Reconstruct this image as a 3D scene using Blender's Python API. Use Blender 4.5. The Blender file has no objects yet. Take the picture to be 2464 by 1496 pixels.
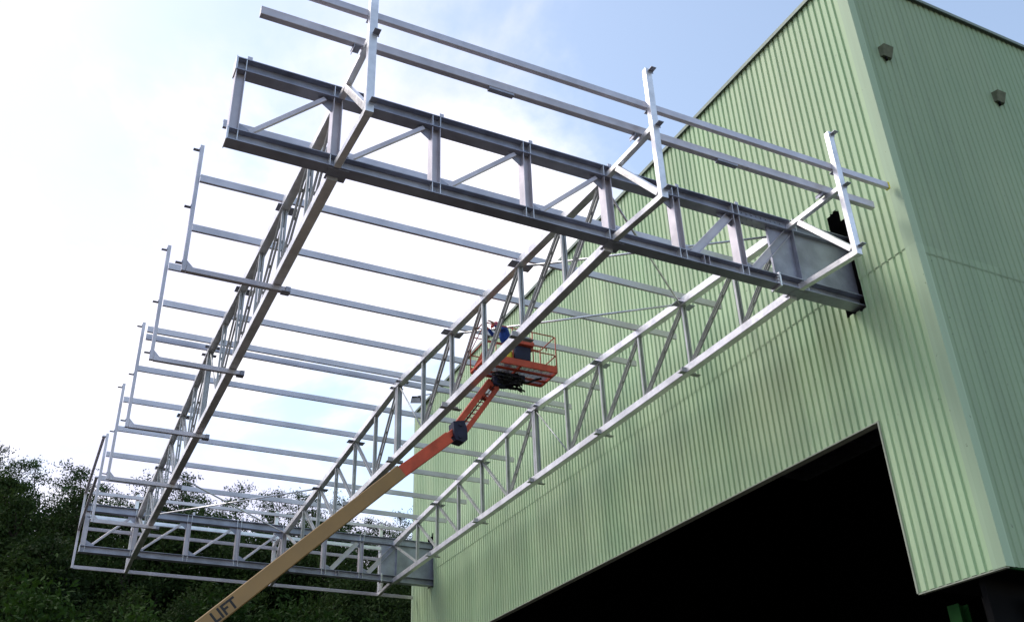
import bpy, math, random
from mathutils import Vector, Matrix, noise
R_ = random.Random(7)
rad = math.radians
scene = bpy.context.scene
COL = scene.collection

# ------------------------------------------------------------------ camera
W2C = ((0.9016271, -0.4317343, -0.025963), (-0.191008, -0.451318, 0.8716811), (-0.3880522, -0.7809722, -0.4893852))
cam = bpy.data.cameras.new("camera"); camo = bpy.data.objects.new("camera", cam); COL.objects.link(camo)
M = Matrix(W2C).transposed().to_4x4(); M.translation = Vector((-20.0, 0.0, 1.6)); camo.matrix_world = M
cam.sensor_width = 36.0; cam.lens = 2363.57 / 2464 * 36
cam.shift_x = 0.0131; cam.shift_y = 0.0165
cam.clip_start = 0.1; cam.clip_end = 3000
scene.camera = camo
# ------------------------------------------------------------------ light
SUN_AZ, SUN_EL = 52.0, 52.0            # azimuth from +Y towards -X
sd = Vector((-math.sin(rad(SUN_AZ))*math.cos(rad(SUN_EL)), math.cos(rad(SUN_AZ))*math.cos(rad(SUN_EL)), math.sin(rad(SUN_EL))))
sun = bpy.data.lights.new("sun", 'SUN'); sun.energy = 1.7; sun.angle = rad(20); sun.color = (1.0, 0.95, 0.86)
suno = bpy.data.objects.new("sun", sun); COL.objects.link(suno); suno.rotation_euler = sd.to_track_quat('Z', 'Y').to_euler()
suno.location = (-30, 20, 60)

wd = bpy.data.worlds.new("World"); scene.world = wd; wd.use_nodes = True
nt = wd.node_tree; nt.nodes.clear(); N = nt.nodes.new; L = nt.links.new
out = N('ShaderNodeOutputWorld'); bg = N('ShaderNodeBackground'); bg.inputs[1].default_value = 0.1
sky = N('ShaderNodeTexSky'); sky.sky_type = 'NISHITA'; sky.sun_disc = False
sky.sun_elevation = rad(SUN_EL); sky.sun_rotation = rad(-SUN_AZ); sky.altitude = 100; sky.dust_density = 1.0; sky.ozone_density = 2.0
tc = N('ShaderNodeTexCoord')
def vmath(op, a, b=None):
    n = N('ShaderNodeVectorMath'); n.operation = op; L(a, n.inputs[0])
    if b is not None:
        if isinstance(b, tuple): n.inputs[1].default_value = b
        else: L(b, n.inputs[1])
    return n
def fmath(op, a, b=0.0, clamp=False):
    n = N('ShaderNodeMath'); n.operation = op; n.use_clamp = clamp
    for i, v in enumerate((a, b)):
        if isinstance(v, (int, float)): n.inputs[i].default_value = v
        else: L(v, n.inputs[i])
    return n.outputs[0]
sep = N('ShaderNodeSeparateXYZ'); L(tc.outputs['Generated'], sep.inputs[0])
zc = fmath('ADD', fmath('MAXIMUM', sep.outputs[2], 0.0), 0.22)
comb = N('ShaderNodeCombineXYZ'); L(fmath('DIVIDE', sep.outputs[0], zc), comb.inputs[0]); L(fmath('DIVIDE', sep.outputs[1], zc), comb.inputs[1])
def cnoise(scale, detail, rough, off):
    v = vmath('ADD', comb.outputs[0], off)
    n = N('ShaderNodeTexNoise'); n.inputs['Scale'].default_value = scale; n.inputs['Detail'].default_value = detail; n.inputs['Roughness'].default_value = rough
    n.inputs['Distortion'].default_value = 0.25
    L(v.outputs[0], n.inputs['Vector']); return n.outputs['Fac']
n1 = cnoise(1.7, 9, 0.56, (3.1, 1.7, 0.4))
n2 = cnoise(0.7, 4, 0.5, (0.3, 5.2, 2.0))
n3 = cnoise(1.5, 9, 0.6, (7.3, 0.2, 1.0))
dt = vmath('DOT_PRODUCT', tc.outputs['Generated'], tuple(Vector((-0.50, 0.72, 0.30)).normalized()))
cov = fmath('ADD', fmath('ADD', fmath('MULTIPLY', n1, 5.0), fmath('MULTIPLY', n2, 1.2)), fmath('MULTIPLY', dt.outputs['Value'], 2.2))
low = fmath('MULTIPLY', fmath('SUBTRACT', 0.62, sep.outputs[2]), 0.9)
cov = fmath('ADD', cov, low)
mr = N('ShaderNodeMapRange'); mr.interpolation_type = 'SMOOTHSTEP'
L(cov, mr.inputs[0]); mr.inputs[1].default_value = 4.10; mr.inputs[2].default_value = 5.05
ramp = N('ShaderNodeValToRGB'); L(n3, ramp.inputs[0])
ramp.color_ramp.elements[0].position = 0.40; ramp.color_ramp.elements[0].color = (0.66, 0.68, 0.82, 1)
ramp.color_ramp.elements[1].position = 0.58; ramp.color_ramp.elements[1].color = (1.0, 0.99, 1.0, 1)
cl = vmath('MULTIPLY', ramp.outputs[0], (9.8, 9.7, 10.2))
skb = vmath('MULTIPLY', sky.outputs[0], (2.9, 2.45, 2.0))
mx = N('ShaderNodeMix'); mx.data_type = 'RGBA'; L(mr.outputs[0], mx.inputs[0]); L(skb.outputs[0], mx.inputs[6]); L(cl.outputs[0], mx.inputs[7])
L(mx.outputs[2], bg.inputs[0]); L(bg.outputs[0], out.inputs[0])

scene.view_settings.view_transform = 'Standard'; scene.view_settings.look = 'None'
scene.view_settings.exposure = 0.62; scene.view_settings.gamma = 1.0
scene.render.engine = 'CYCLES'
scene.render.resolution_x = 1024; scene.render.resolution_y = 621

# ------------------------------------------------------------------ helpers
def tag(o, label=None, cat=None, group=None, kind=None):
    if label: o['label'] = label
    if cat: o['category'] = cat
    if group: o['group'] = group
    if kind: o['kind'] = kind
    return o
def empty(name, loc, label, cat, group=None):
    o = bpy.data.objects.new(name, None); o.empty_display_size = 0.2; COL.objects.link(o); o.location = loc
    bpy.context.view_layer.update()
    return tag(o, label, cat, group)
class MB:
    def __init__(s): s.v = []; s.f = []; s.sm = []
    def quad(s, pts, sm=False):
        i = len(s.v); s.v += [tuple(p) for p in pts]; s.f.append(tuple(range(i, i+len(pts)))); s.sm.append(sm)
    def box(s, x0, x1, y0, y1, z0, z1):
        i = len(s.v)
        s.v += [(x0,y0,z0),(x1,y0,z0),(x1,y1,z0),(x0,y1,z0),(x0,y0,z1),(x1,y0,z1),(x1,y1,z1),(x0,y1,z1)]
        for f in ((0,3,2,1),(4,5,6,7),(0,1,5,4),(1,2,6,5),(2,3,7,6),(3,0,4,7)): s.f.append(tuple(i+k for k in f)); s.sm.append(False)
    def ext(s, p0, p1, prof, up, smooth=False):
        p0 = Vector(p0); p1 = Vector(p1); d = (p1-p0).normalized(); up = Vector(up)
        b = (up - d*up.dot(d)).normalized(); a = d.cross(b)
        i = len(s.v); n = len(prof)
        for p in (p0, p1):
            for (u, w) in prof: s.v.append(tuple(p + a*u + b*w))
        for k in range(n):
            k2 = (k+1) % n; s.f.append((i+k, i+k2, i+n+k2, i+n+k)); s.sm.append(smooth)
        s.f.append(tuple(i+k for k in reversed(range(n)))); s.sm.append(False)
        s.f.append(tuple(i+n+k for k in range(n))); s.sm.append(False)
    def bar(s, p0, p1, w, h, up=(0,0,1), c=0.008):
        w /= 2; h /= 2
        s.ext(p0, p1, [(-w+c,-h),(w-c,-h),(w,-h+c),(w,h-c),(w-c,h),(-w+c,h),(-w,h-c),(-w,-h+c)], up)
    def tube(s, p0, p1, r, n=10):
        up = (0,0,1) if abs((Vector(p1)-Vector(p0)).normalized().z) < .9 else (1,0,0)
        s.ext(p0, p1, [(r*math.cos(2*math.pi*k/n), r*math.sin(2*math.pi*k/n)) for k in range(n)], up, True)
    def path(s, pts, r, n=8):
        for a, b in zip(pts, pts[1:]): s.tube(a, b, r, n)
    def cyl(s, c, axis, r, h, n=20, r2=None):
        c = Vector(c); ax = Vector(axis).normalized(); q = ax.to_track_quat('Z','Y'); r2 = r if r2 is None else r2
        i = len(s.v)
        for (z, rr) in ((-h/2, r), (h/2, r2)):
            for k in range(n): s.v.append(tuple(c + q @ Vector((rr*math.cos(2*math.pi*k/n), rr*math.sin(2*math.pi*k/n), z))))
        for k in range(n): s.f.append((i+k, i+(k+1)%n, i+n+(k+1)%n, i+n+k)); s.sm.append(True)
        s.f.append(tuple(i+k for k in reversed(range(n)))); s.sm.append(False); s.f.append(tuple(i+n+k for k in range(n))); s.sm.append(False)
    def build(s, name, m, parent=None, label=None, off=None):
        me = bpy.data.meshes.new(name)
        if off is None: off = Vector(parent.matrix_world.translation) if parent is not None else Vector((0,0,0))
        me.from_pydata([tuple(Vector(v)-off) for v in s.v], [], s.f)
        me.polygons.foreach_set('use_smooth', s.sm)
        me.materials.append(m); me.update()
        o = bpy.data.objects.new(name, me); COL.objects.link(o)
        if parent is not None: o.parent = parent
        if label: o['label'] = label
        return o
def sub(o, child):      # make an already built sibling a sub-part
    child.parent = o; return child
def Iprof(h, w, tf, tw):
    h /= 2; w /= 2; t = tw/2
    return [(-w,-h),(w,-h),(w,-h+tf),(t,-h+tf),(t,h-tf),(w,h-tf),(w,h),(-w,h),(-w,h-tf),(-t,h-tf),(-t,-h+tf),(-w,-h+tf)]
def Cprof(h, w, t, open_=1):   # web on -u side when open_=1
    h /= 2; w /= 2; o = open_
    p = [(-w*o,-h),(w*o,-h),(w*o,-h+t),((-w+t)*o,-h+t),((-w+t)*o,h-t),(w*o,h-t),(w*o,h),(-w*o,h)]
    return p if o > 0 else p[::-1]

# ------------------------------------------------------------------ materials
def mat(name, base, rough=0.6, metal=0.0, var=0.12, scale=3.0, bump=0.0, var2=None, stretch=(1,1,1), spec=0.4, col2=None):
    m = bpy.data.materials.new(name); m.use_nodes = True; t = m.node_tree; b = t.nodes['Principled BSDF']
    tcn = t.nodes.new('ShaderNodeTexCoord'); mp = t.nodes.new('ShaderNodeMapping'); mp.inputs['Scale'].default_value = stretch
    geo = t.nodes.new('ShaderNodeNewGeometry'); t.links.new(geo.outputs['Position'], mp.inputs[0])
    n = t.nodes.new('ShaderNodeTexNoise'); n.inputs['Scale'].default_value = scale; n.inputs['Detail'].default_value = 7; n.inputs['Roughness'].default_value = .62
    t.links.new(mp.outputs[0], n.inputs['Vector'])
    r = t.nodes.new('ShaderNodeValToRGB'); t.links.new(n.outputs['Fac'], r.inputs[0])
    lo = tuple(max(0, c*(1-var)) for c in base); hi = tuple(min(1, c*(1+var)) for c in base)
    if col2: lo = col2
    r.color_ramp.elements[0].position = .33; r.color_ramp.elements[0].color = (*lo, 1)
    r.color_ramp.elements[1].position = .67; r.color_ramp.elements[1].color = (*hi, 1)
    t.links.new(r.outputs[0], b.inputs['Base Color'])
    n2 = t.nodes.new('ShaderNodeTexNoise'); n2.inputs['Scale'].default_value = scale*4; n2.inputs['Detail'].default_value = 5; t.links.new(mp.outputs[0], n2.inputs['Vector'])
    mr = t.nodes.new('ShaderNodeMapRange'); t.links.new(n2.outputs['Fac'], mr.inputs[0]); mr.inputs[3].default_value = max(0, rough-.12); mr.inputs[4].default_value = min(1, rough+.12)
    t.links.new(mr.outputs[0], b.inputs['Roughness'])
    b.inputs['Metallic'].default_value = metal; b.inputs['Specular IOR Level'].default_value = spec
    if bump:
        bp = t.nodes.new('ShaderNodeBump'); bp.inputs['Strength'].default_value = bump; bp.inputs['Distance'].default_value = .02
        t.links.new(n2.outputs['Fac'], bp.inputs['Height']); t.links.new(bp.outputs[0], b.inputs['Normal'])
    return m
GALV = mat('galvanised_steel', (.78,.77,.79), .38, .75, .18, 1.6, .15, stretch=(1,1,1))
GALVD = mat('dull_primed_steel', (.33,.34,.41), .5, .6, .25, 1.3, .15)
GALVP = mat('galvanised_purlin', (.55,.52,.56), .42, .65, .14, 1.1, .1)
GALVW = mat('shade_toned_web_steel', (.40,.41,.42), .5, .6, .2, 1.5, .12)  # duller galvanised tone, recess shade and wall reflection put in the colour
ORANGE = mat('orange_paint', (.50,.075,.035), .5, 0, .22, 2.5, .1)
ORANGEF = mat('faded_orange_paint', (.46,.10,.06), .55, 0, .2, 3, .1)
BEIGE = mat('beige_paint', (.29,.175,.07), .55, 0, .10, 1.0, .05)
NAVY = mat('dark_navy_steel', (.012,.014,.045), .55, .1, .3, 4)
BLACK = mat('black_rubber', (.008,.008,.01), .75, 0, .3, 5)
YELLOW = mat('yellow_plastic', (.70,.58,.05), .5, 0, .1, 5)
DARKIN = mat('shade_and_fitting_black', (.008,.008,.009), .95, 0, .3, .5, spec=0.05)  # near-black base puts interior shade in the colour; also lamp head, vent outlet
DKGREEN = mat('dark_green_paint', (.006,.035,.007), .8, 0, .2, 2, spec=.1)
INK = mat('black_lettering', (.015,.015,.018), .6, 0, .1, 3)
GROUNDM = mat('gravel_yard', (.065,.058,.05), .95, 0, .35, 1.2, .5)
HILLM = mat('hillside_soil', (.014,.020,.008), .98, 0, .45, .25, .4, spec=.05)
BARK = mat('bark', (.055,.045,.036), .95, 0, .35, 3, .4, spec=.1)
DENIM = mat('dark_trousers', (.02,.022,.035), .9, 0, .2, 12, .2)
BLUEC = mat('blue_jacket', (.02,.07,.34), .85, 0, .25, 9, .3)
SKIN = mat('skin', (.45,.26,.19), .6, 0, .06, 20)
REDC = mat('red_helmet', (.45,.04,.03), .4, 0, .1, 6)
BOOT = mat('brown_boot', (.10,.06,.04), .8, 0, .2, 20)

def cladmat(name, a, bcol, stain):
    m = bpy.data.materials.new(name); m.use_nodes = True; t = m.node_tree; b = t.nodes['Principled BSDF']; Lk = t.links.new
    geo = t.nodes.new('ShaderNodeNewGeometry')
    def nz(scale, st, det=6):
        mp = t.nodes.new('ShaderNodeMapping'); mp.inputs['Scale'].default_value = st; Lk(geo.outputs['Position'], mp.inputs[0])
        n = t.nodes.new('ShaderNodeTexNoise'); n.inputs['Scale'].default_value = scale; n.inputs['Detail'].default_value = det; Lk(mp.outputs[0], n.inputs['Vector']); return n.outputs['Fac']
    r = t.nodes.new('ShaderNodeValToRGB'); Lk(nz(.35, (1,1,.35)), r.inputs[0])
    r.color_ramp.elements[0].position = .35; r.color_ramp.elements[0].color = (*a,1); r.color_ramp.elements[1].position = .66; r.color_ramp.elements[1].color = (*bcol,1)
    s = t.nodes.new('ShaderNodeValToRGB'); Lk(nz(2.2, (1.6,1.6,.10), 8), s.inputs[0]); s.color_ramp.elements[0].position = .50; s.color_ramp.elements[0].color = (0,0,0,1)
    s.color_ramp.elements[1].position = .78; s.color_ramp.elements[1].color = (.32,.32,.32,1)
    m1 = t.nodes.new('ShaderNodeMix'); m1.data_type = 'RGBA'; Lk(s.outputs[0], m1.inputs[0]); Lk(r.outputs[0], m1.inputs[6]); m1.inputs[7].default_value = (*stain,1)
    sp = t.nodes.new('ShaderNodeValToRGB'); Lk(nz(9, (1,1,.8), 2), sp.inputs[0]); sp.color_ramp.elements[0].position = .72; sp.color_ramp.elements[0].color = (0,0,0,1); sp.color_ramp.elements[1].position = .78; sp.color_ramp.elements[1].color = (.6,.6,.6,1)
    m2 = t.nodes.new('ShaderNodeMix'); m2.data_type = 'RGBA'; Lk(sp.outputs[0], m2.inputs[0]); Lk(m1.outputs[2], m2.inputs[6]); m2.inputs[7].default_value = (*[c*.45 for c in stain],1)
    sx = t.nodes.new('ShaderNodeSeparateXYZ'); Lk(geo.outputs['Position'], sx.inputs[0])
    su = t.nodes.new('ShaderNodeMath'); su.operation = 'ADD'; Lk(sx.outputs[0], su.inputs[0]); Lk(sx.outputs[1], su.inputs[1])
    sn = t.nodes.new('ShaderNodeMath'); sn.operation = 'FLOOR'; Lk(su.outputs[0], sn.inputs[0])
    sg = t.nodes.new('ShaderNodeMath'); sg.operation = 'GREATER_THAN'; Lk(sx.outputs[2], sg.inputs[0]); sg.inputs[1].default_value = 16.3
    sm = t.nodes.new('ShaderNodeMath'); sm.operation = 'MULTIPLY_ADD'; Lk(sg.outputs[0], sm.inputs[0]); sm.inputs[1].default_value = 57.3; Lk(sn.outputs[0], sm.inputs[2])
    wn = t.nodes.new('ShaderNodeTexWhiteNoise'); wn.noise_dimensions = '1D'; Lk(sm.outputs[0], wn.inputs['W'])
    rg = t.nodes.new('ShaderNodeMapRange'); Lk(wn.outputs['Value'], rg.inputs[0]); rg.inputs[3].default_value = .92; rg.inputs[4].default_value = 1.06
    vm = t.nodes.new('ShaderNodeVectorMath'); vm.operation = 'SCALE'; Lk(m2.outputs[2], vm.inputs[0]); Lk(rg.outputs[0], vm.inputs['Scale'])
    Lk(vm.outputs[0], b.inputs['Base Color']); b.inputs['Roughness'].default_value = .62; b.inputs['Specular IOR Level'].default_value = .3
    bp = t.nodes.new('ShaderNodeBump'); bp.inputs['Strength'].default_value = .12; bp.inputs['Distance'].default_value = .05; Lk(nz(1.3,(1,1,.4)), bp.inputs['Height']); Lk(bp.outputs[0], b.inputs['Normal'])
    return m
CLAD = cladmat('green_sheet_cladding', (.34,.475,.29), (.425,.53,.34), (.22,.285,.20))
CLADS = cladmat('green_sheet_cladding_shaded', (.215,.30,.19), (.255,.335,.215), (.145,.18,.13))  # darker copy of the front sheet green, side wall shade in the colour
FLASH = cladmat('pale_green_flashing', (.31,.42,.285), (.345,.445,.31), (.25,.29,.20))
HOODM = mat('weathered_hood', (.10,.115,.075), .8, 0, .25, 6)
TRIM = mat('pale_trim', (.30,.33,.26), .6, 0, .15, 2)

# ------------------------------------------------------------------ ground + hill
def hill_z(x, y):
    t = min(1, max(0, (y-57-0.05*x)/38)); t = t*t*(3-2*t)
    return 26.0*t + (0.9*noise.noise(Vector((x*.06, y*.06, 0))) * t*2)
g = MB(); S_ = 400
g.quad([(-S_,-S_,0),(S_,-S_,0),(S_,800,0),(-S_,800,0)])
tag(g.build('ground', GROUNDM), kind='structure')
h = MB(); nx, ny = 70, 60; idx = {}
for j in range(ny+1):
    for i in range(nx+1):
        x = -130 + 260*i/nx; y = 55 + 110*(j/ny)**1.5; idx[i,j] = len(h.v); h.v.append((x, y, hill_z(x,y)-0.15))
for j in range(ny):
    for i in range(nx): h.f.append((idx[i,j], idx[i+1,j], idx[i+1,j+1], idx[i,j+1])); h.sm.append(True)
tag(h.build('hill', HILLM), kind='structure')

# ------------------------------------------------------------------ building
C0, C1, DY, DZ, ZP, ZR = 14.82, 52.23, 17.40, 12.12, 7.50, 26.94
SEAM = 16.35
bld = empty('industrial_building', (0, C0, 0), 'tall green corrugated industrial hall with a dark doorway at right', 'building')
def profile(a0, a1, pitch=.25, depth=.058):
    pts = []; a = a0
    while a < a1 - .01:
        for (u, d) in ((0,0),(.145,0),(.172,depth),(.223,depth)):
            if a+u <= a1: pts.append((a+u, d))
        a += pitch
    pts.append((a1, 0)); return pts
holes = [(16.95, 17.72, 15.42, 18.62), (49.10, 49.95, 15.5, 18.55)]
def front_cladding():
    m = MB(); pr = profile(C0+.33, C1-.2)
    for (ya, da), (yb, db) in zip(pr, pr[1:]):
        yc = (ya+yb)/2; z0 = ZP if (yc < DY or yc > 49.6) else DZ
        segs = [(z0, ZR-.03)]
        for (h0, h1, a, b) in holes:
            if h0 < yc < h1:
                k = math.floor((yc-h0)/.25); rr = random.Random(k*13+int(h0)); e0 = a + rr.uniform(-.10,.12); e1 = b + rr.uniform(-.35,.2)
                if h0 < 20: e1 = b + (.28 if 17.05 < yc < 17.5 else -.15) + rr.uniform(-.06,.06)
                segs = [(z0, e0), (e1, ZR-.03)]
        for (a, b) in segs:
            cuts = [a] + ([SEAM] if a < SEAM < b else []) + [b]
            for lo, hi in zip(cuts, cuts[1:]):
                off = -.02 if lo >= SEAM-.001 else 0
                lo2 = lo - (.03 if lo == SEAM else 0)
                m.quad([(off+da, ya, lo2), (off+db, yb, lo2), (off+db, yb, hi), (off+da, ya, hi)][::-1])
    return m
front_cladding().build('front_cladding', CLAD, bld)
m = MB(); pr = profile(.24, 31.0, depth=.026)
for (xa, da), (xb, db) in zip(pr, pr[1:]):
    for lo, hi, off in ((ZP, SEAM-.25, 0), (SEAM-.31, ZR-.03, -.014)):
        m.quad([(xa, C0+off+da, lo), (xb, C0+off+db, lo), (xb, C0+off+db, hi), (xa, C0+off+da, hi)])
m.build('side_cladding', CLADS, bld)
m = MB()
m.box(-.032, .0, C0-.032, C0+.335, ZP-.02, ZR-.04); m.box(.0, .26, C0-.032, C0-.0, ZP-.02, ZR-.04)
m.build('corner_flashing', FLASH, bld)
m = MB(); m.box(-.03,.0,C1-.2,C1+.03,ZP,ZR-.04); m.box(0,.25,C1,C1+.03,ZP,ZR-.04); m.build('corner_flashing', FLASH, bld)
m = MB(); m.box(-.13, .30, C0-.14, C1+.1, ZR-.03, ZR+.03); m.box(-.13,-.115, C0-.14, C1+.1, ZR-.12, ZR-.03)
m.box(.30, 31.2, C0-.14, C0+.3, ZR-.03, ZR+.03); m.box(-.115, 31.2, C0-.14, C0-.125, ZR-.10, ZR-.03)
m.build('roof_edge_flashing', mat('grey_green_flashing', (.17,.21,.18), .6, .2), bld)
m = MB(); m.box(.3, 31.2, C0+.3, C1, ZR-.2, ZR-.05); m.build('roof', GALVD, bld)
m = MB()   # added light-blocking lining; the hall's darkness is also in its near-black colour
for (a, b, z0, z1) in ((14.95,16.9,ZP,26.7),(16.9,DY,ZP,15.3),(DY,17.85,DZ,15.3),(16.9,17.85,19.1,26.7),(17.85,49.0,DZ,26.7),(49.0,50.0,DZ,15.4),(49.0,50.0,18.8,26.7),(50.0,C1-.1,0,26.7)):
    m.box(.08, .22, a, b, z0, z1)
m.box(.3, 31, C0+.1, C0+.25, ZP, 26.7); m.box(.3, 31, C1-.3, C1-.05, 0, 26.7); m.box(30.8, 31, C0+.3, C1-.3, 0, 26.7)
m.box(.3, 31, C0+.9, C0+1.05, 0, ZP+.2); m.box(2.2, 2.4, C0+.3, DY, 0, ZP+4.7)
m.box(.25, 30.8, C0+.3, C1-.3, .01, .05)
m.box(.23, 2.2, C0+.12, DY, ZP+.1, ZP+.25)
m.build('light_block_lining', DARKIN, bld)
m = MB(); m.box(-.03, .24, DY-.012, DY+.035, ZP-.02, DZ); m.box(-.02,.1, C0-.0, DY, ZP-.05, ZP-.02); m.box(-.015, .24, DY+.035, 49.6, DZ-.035, DZ-.0)
m.build('opening_trim', TRIM, bld)
m = MB(); m.box(.1, 31, C0+.02, C0+.1, ZP-.05, ZP-.0); m.build('base_trim', DKGREEN, bld)
# two dark green steel columns under the raised cladding
for (x, lab) in ((-0.0+.75, 'dark green steel column under the cladding beside the doorway'), (3.1, 'dark green steel column under the side wall at the corner')):
    pass
for (x0, y0, w, lab) in ((.35, 17.05-.42, .34, 'dim green steel column beneath the pillar cladding, nearer the doorway'), (1.25, C0+.25, .42, 'dim green steel column beneath the side wall corner at far right')):
    m = MB(); m.ext((x0+w/2, y0+w/2, 0), (x0+w/2, y0+w/2, ZP-.4), Iprof(w, w, .03, .03), (1,0,0))
    e = empty('steel_column', (x0+w/2, y0+w/2, 0), lab, 'column', 'green columns under the raised cladding'); m.build('shaft', DKGREEN, e)
    m = MB(); m.box(x0-.05, x0+w+.05, y0-.05, y0+w+.05, .05, .09); m.build('base_plate', DKGREEN, e)
# vent hoods on the side wall
for (x, lab) in ((.98, 'small sloping vent hood on the side wall nearer the corner'), (5.95, 'small sloping vent hood on the side wall farther right')):
    e = empty('vent_hood', (x, C0, 23.3), lab, 'vent', 'vent hoods on the side wall')
    m = MB(); w = .20; z1, z0 = 23.80, 23.40; yo = C0-.26
    A=[(x-w,C0-.01,z1),(x+w,C0-.01,z1),(x+w,C0-.01,z0),(x-w,C0-.01,z0)]; B=[(x-w,yo,z1-.05),(x+w,yo,z1-.05),(x+w*.9,C0-.12,z0),(x-w*.9,C0-.12,z0)]
    m.quad([A[0],A[1],B[1],B[0]]); m.quad([B[0],B[1],B[2],B[3]]); m.quad([A[1],A[2],B[2],B[1]]); m.quad([A[0],B[0],B[3],A[3]]); m.quad([A[3],B[3],B[2],A[2]])
    m.build('hood', HOODM, e)
    m = MB(); m.cyl((x-.03, C0-.07, z0-.06), (0,0,1), .04, .14, 12); m.build('outlet', DARKIN, e)
# floodlight on roof edge
e = empty('floodlight', (-.1, 49.4, 26.95), 'dark floodlight on an arm at the far end of the roof edge', 'floodlight')
m = MB(); m.tube((-.1,49.3,26.97),(-.72,50.0,27.02),.035); m.tube((-.1,49.3,26.97),(-.1,49.3,26.8),.035); m.tube((-.72,50.0,27.02),(-.72,50.0,26.8),.03); m.build('arm', GALVD, e)
m = MB(); m.ext((-.85,49.9,26.6),(-.62,50.45,26.95),[(-.34,-.1),(.34,-.1),(.26,.26),(-.26,.26)],(0,0,1)); m.build('lamp_head', DARKIN, e)
m = MB(); m.ext((-.88,49.86,26.57),(-.86,49.895,26.59),[(-.3,-.08),(.3,-.08),(.24,.22),(-.24,.22)],(0,0,1)); m.build('glass', GALVD, e)

# ------------------------------------------------------------------ canopy steel
TX = [-15.43, -8.18, -2.20]
HT = lambda y: 18.465 - .063*abs(y-32.75)
NY = [17.21] + [22.19+2.625*(k-2) for k in range(1,12)] + [49.38]
ZB0, ZB1, ZT0, ZT1 = 15.54, 15.86, 17.54, 17.90
PX = [-17.76, -15.50, -13.04, -10.58, -8.22, -6.07, -4.05]
def girder(yc, side, label):
    e = empty('cantilever_girder', (0, yc, ZB0), label, 'girder', 'main cantilever girders'); s = side
    ch = Iprof(ZB1-ZB0, .34, .022, .02); ct = Iprof(ZT1-ZT0, .34, .022, .02)
    m = MB(); m.ext((-17.87,yc,(ZT0+ZT1)/2),(.15,yc,(ZT0+ZT1)/2), ct, (0,0,1)); m.build('top_chord', GALVD, e)
    m = MB(); m.ext((-17.87,yc,(ZB0+ZB1)/2),(-2.9,yc,(ZB0+ZB1)/2), ch, (0,0,1)); m.build('bottom_chord', GALVD, e)
    m = MB(); m.ext((-2.885,yc,(ZB0+ZB1)/2+.0),(.15,yc,(ZB0+ZB1)/2+.0), Iprof(ZB1-ZB0+.03, .42, .03, .02), (0,0,1)); m.build('bottom_chord', GALVD, e)
    m = MB(); m.box(-2.9, .15, yc-.035, yc+.035, ZB1+.02, ZT0-.003); m.build('web_plate', GALVD, e)
    for z0, z1 in ((ZB0-.02, ZB1+.02), (ZT0-.02, ZT1+.02)):
        m = MB(); m.box(-17.895, -17.872, yc-.18, yc+.18, z0, z1); m.build('end_plate', GALV, e)
    for i, x in enumerate(PX):
        m = MB(); m.ext((x,yc,ZB1+.002),(x,yc,ZT0-.002), Iprof(.215, .30, .018, .014), (1,0,0)); m.build('post', GALVP, e)
    for i, x in enumerate(PX + [-2.0]):
        for z0, z1 in ((ZB0+.024, ZB1-.024), (ZT0+.024, ZT1-.024)):
            for dx in (-.1, .1):
                m = MB(); m.box(x+dx-.008, x+dx+.008, yc-.168, yc+.168, z0, z1); m.build('stiffener', GALV, e)
        m = MB(); cx = x+.13; m.box(cx-.012, cx+.10, yc-.06, yc-.045, ZT1+.002, ZT1+.19); m.box(cx-.012, cx+.10, yc-.045, yc+.05, ZT1+.002, ZT1+.02); m.build('cleat', GALVP, e)
    m = MB(); m.box(-2.07, -2.045, yc-.17, yc-.036, ZB1+.02, ZT0-.004); m.build('stiffener', GALVD, e)
    allx = PX + [-2.0]
    for a, b in zip(allx, allx[1:]):
        wide = a > -6.2
        m = MB(); p0 = (a+.35, yc-.05*s, ZB1+.06); p1 = (b-.30, yc-.05*s, ZT0-.06)
        if wide: m.ext((a+.42,yc-.06,ZB1+.05),(b-.2,yc-.06,ZT0-.06), Cprof(.24,.09,.014), (0,0,1))
        else: m.bar(p0, p1, .09, .11)
        m.build('diagonal_brace', GALVP, e)
        m = MB()
        g_ = .34 if not wide else .45
        i0 = len(m.v); y0, y1 = yc-.008, yc+.008
        tri = [(b-.108, ZT0-.002), (b-.108-g_, ZT0-.002), (b-.108-g_*.95, ZT0-.10), (b-.108, ZT0-.34)]
        for y in (y0, y1): m.v += [(x_, y, z_) for x_, z_ in tri]
        m.f += [(i0,i0+1,i0+2,i0+3),(i0+7,i0+6,i0+5,i0+4)] + [(i0+k, i0+4+k, i0+4+(k+1)%4, i0+(k+1)%4) for k in range(4)]; m.sm += [False]*6
        m.build('gusset_plate', GALVD, e); m = MB()
        i0 = len(m.v); tri = [(a+.108, ZB1+.002), (a+.108+g_+.1, ZB1+.002), (a+.108+g_, ZB1+.12), (a+.108, ZB1+.30)]
        for y in (y0, y1): m.v += [(x_, y, z_) for x_, z_ in tri]
        m.f += [(i0,i0+1,i0+2,i0+3),(i0+7,i0+6,i0+5,i0+4)] + [(i0+k, i0+4+k, i0+4+(k+1)%4, i0+(k+1)%4) for k in range(4)]; m.sm += [False]*6
        m.build('gusset_plate', GALVD, e)
    # bolted splices
    m = MB(); yf = yc-.17
    m.box(-4.0+.18, -2.3, yc-.022, yc-.012, ZT0+.05, ZT1-.05)
    for k in range(9):
        for zz in (ZT0+.12, ZT1-.12):
            m.cyl((-3.72+.17*k, yc-.035, zz), (0,1,0), .022, .03, 8)
    m.build('splice_plate', GALVD, e)
    m = MB(); m.box(-3.9, -2.25, yc-.155, yc+.155, ZT0-.014, ZT0-.002)
    for k in range(9):
        for yy in (yc-.1, yc+.1): m.cyl((-3.8+.17*k, yy, ZT0-.026), (0,0,1), .024, .026, 8)
    m.build('splice_plate', GALVD, e)
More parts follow.
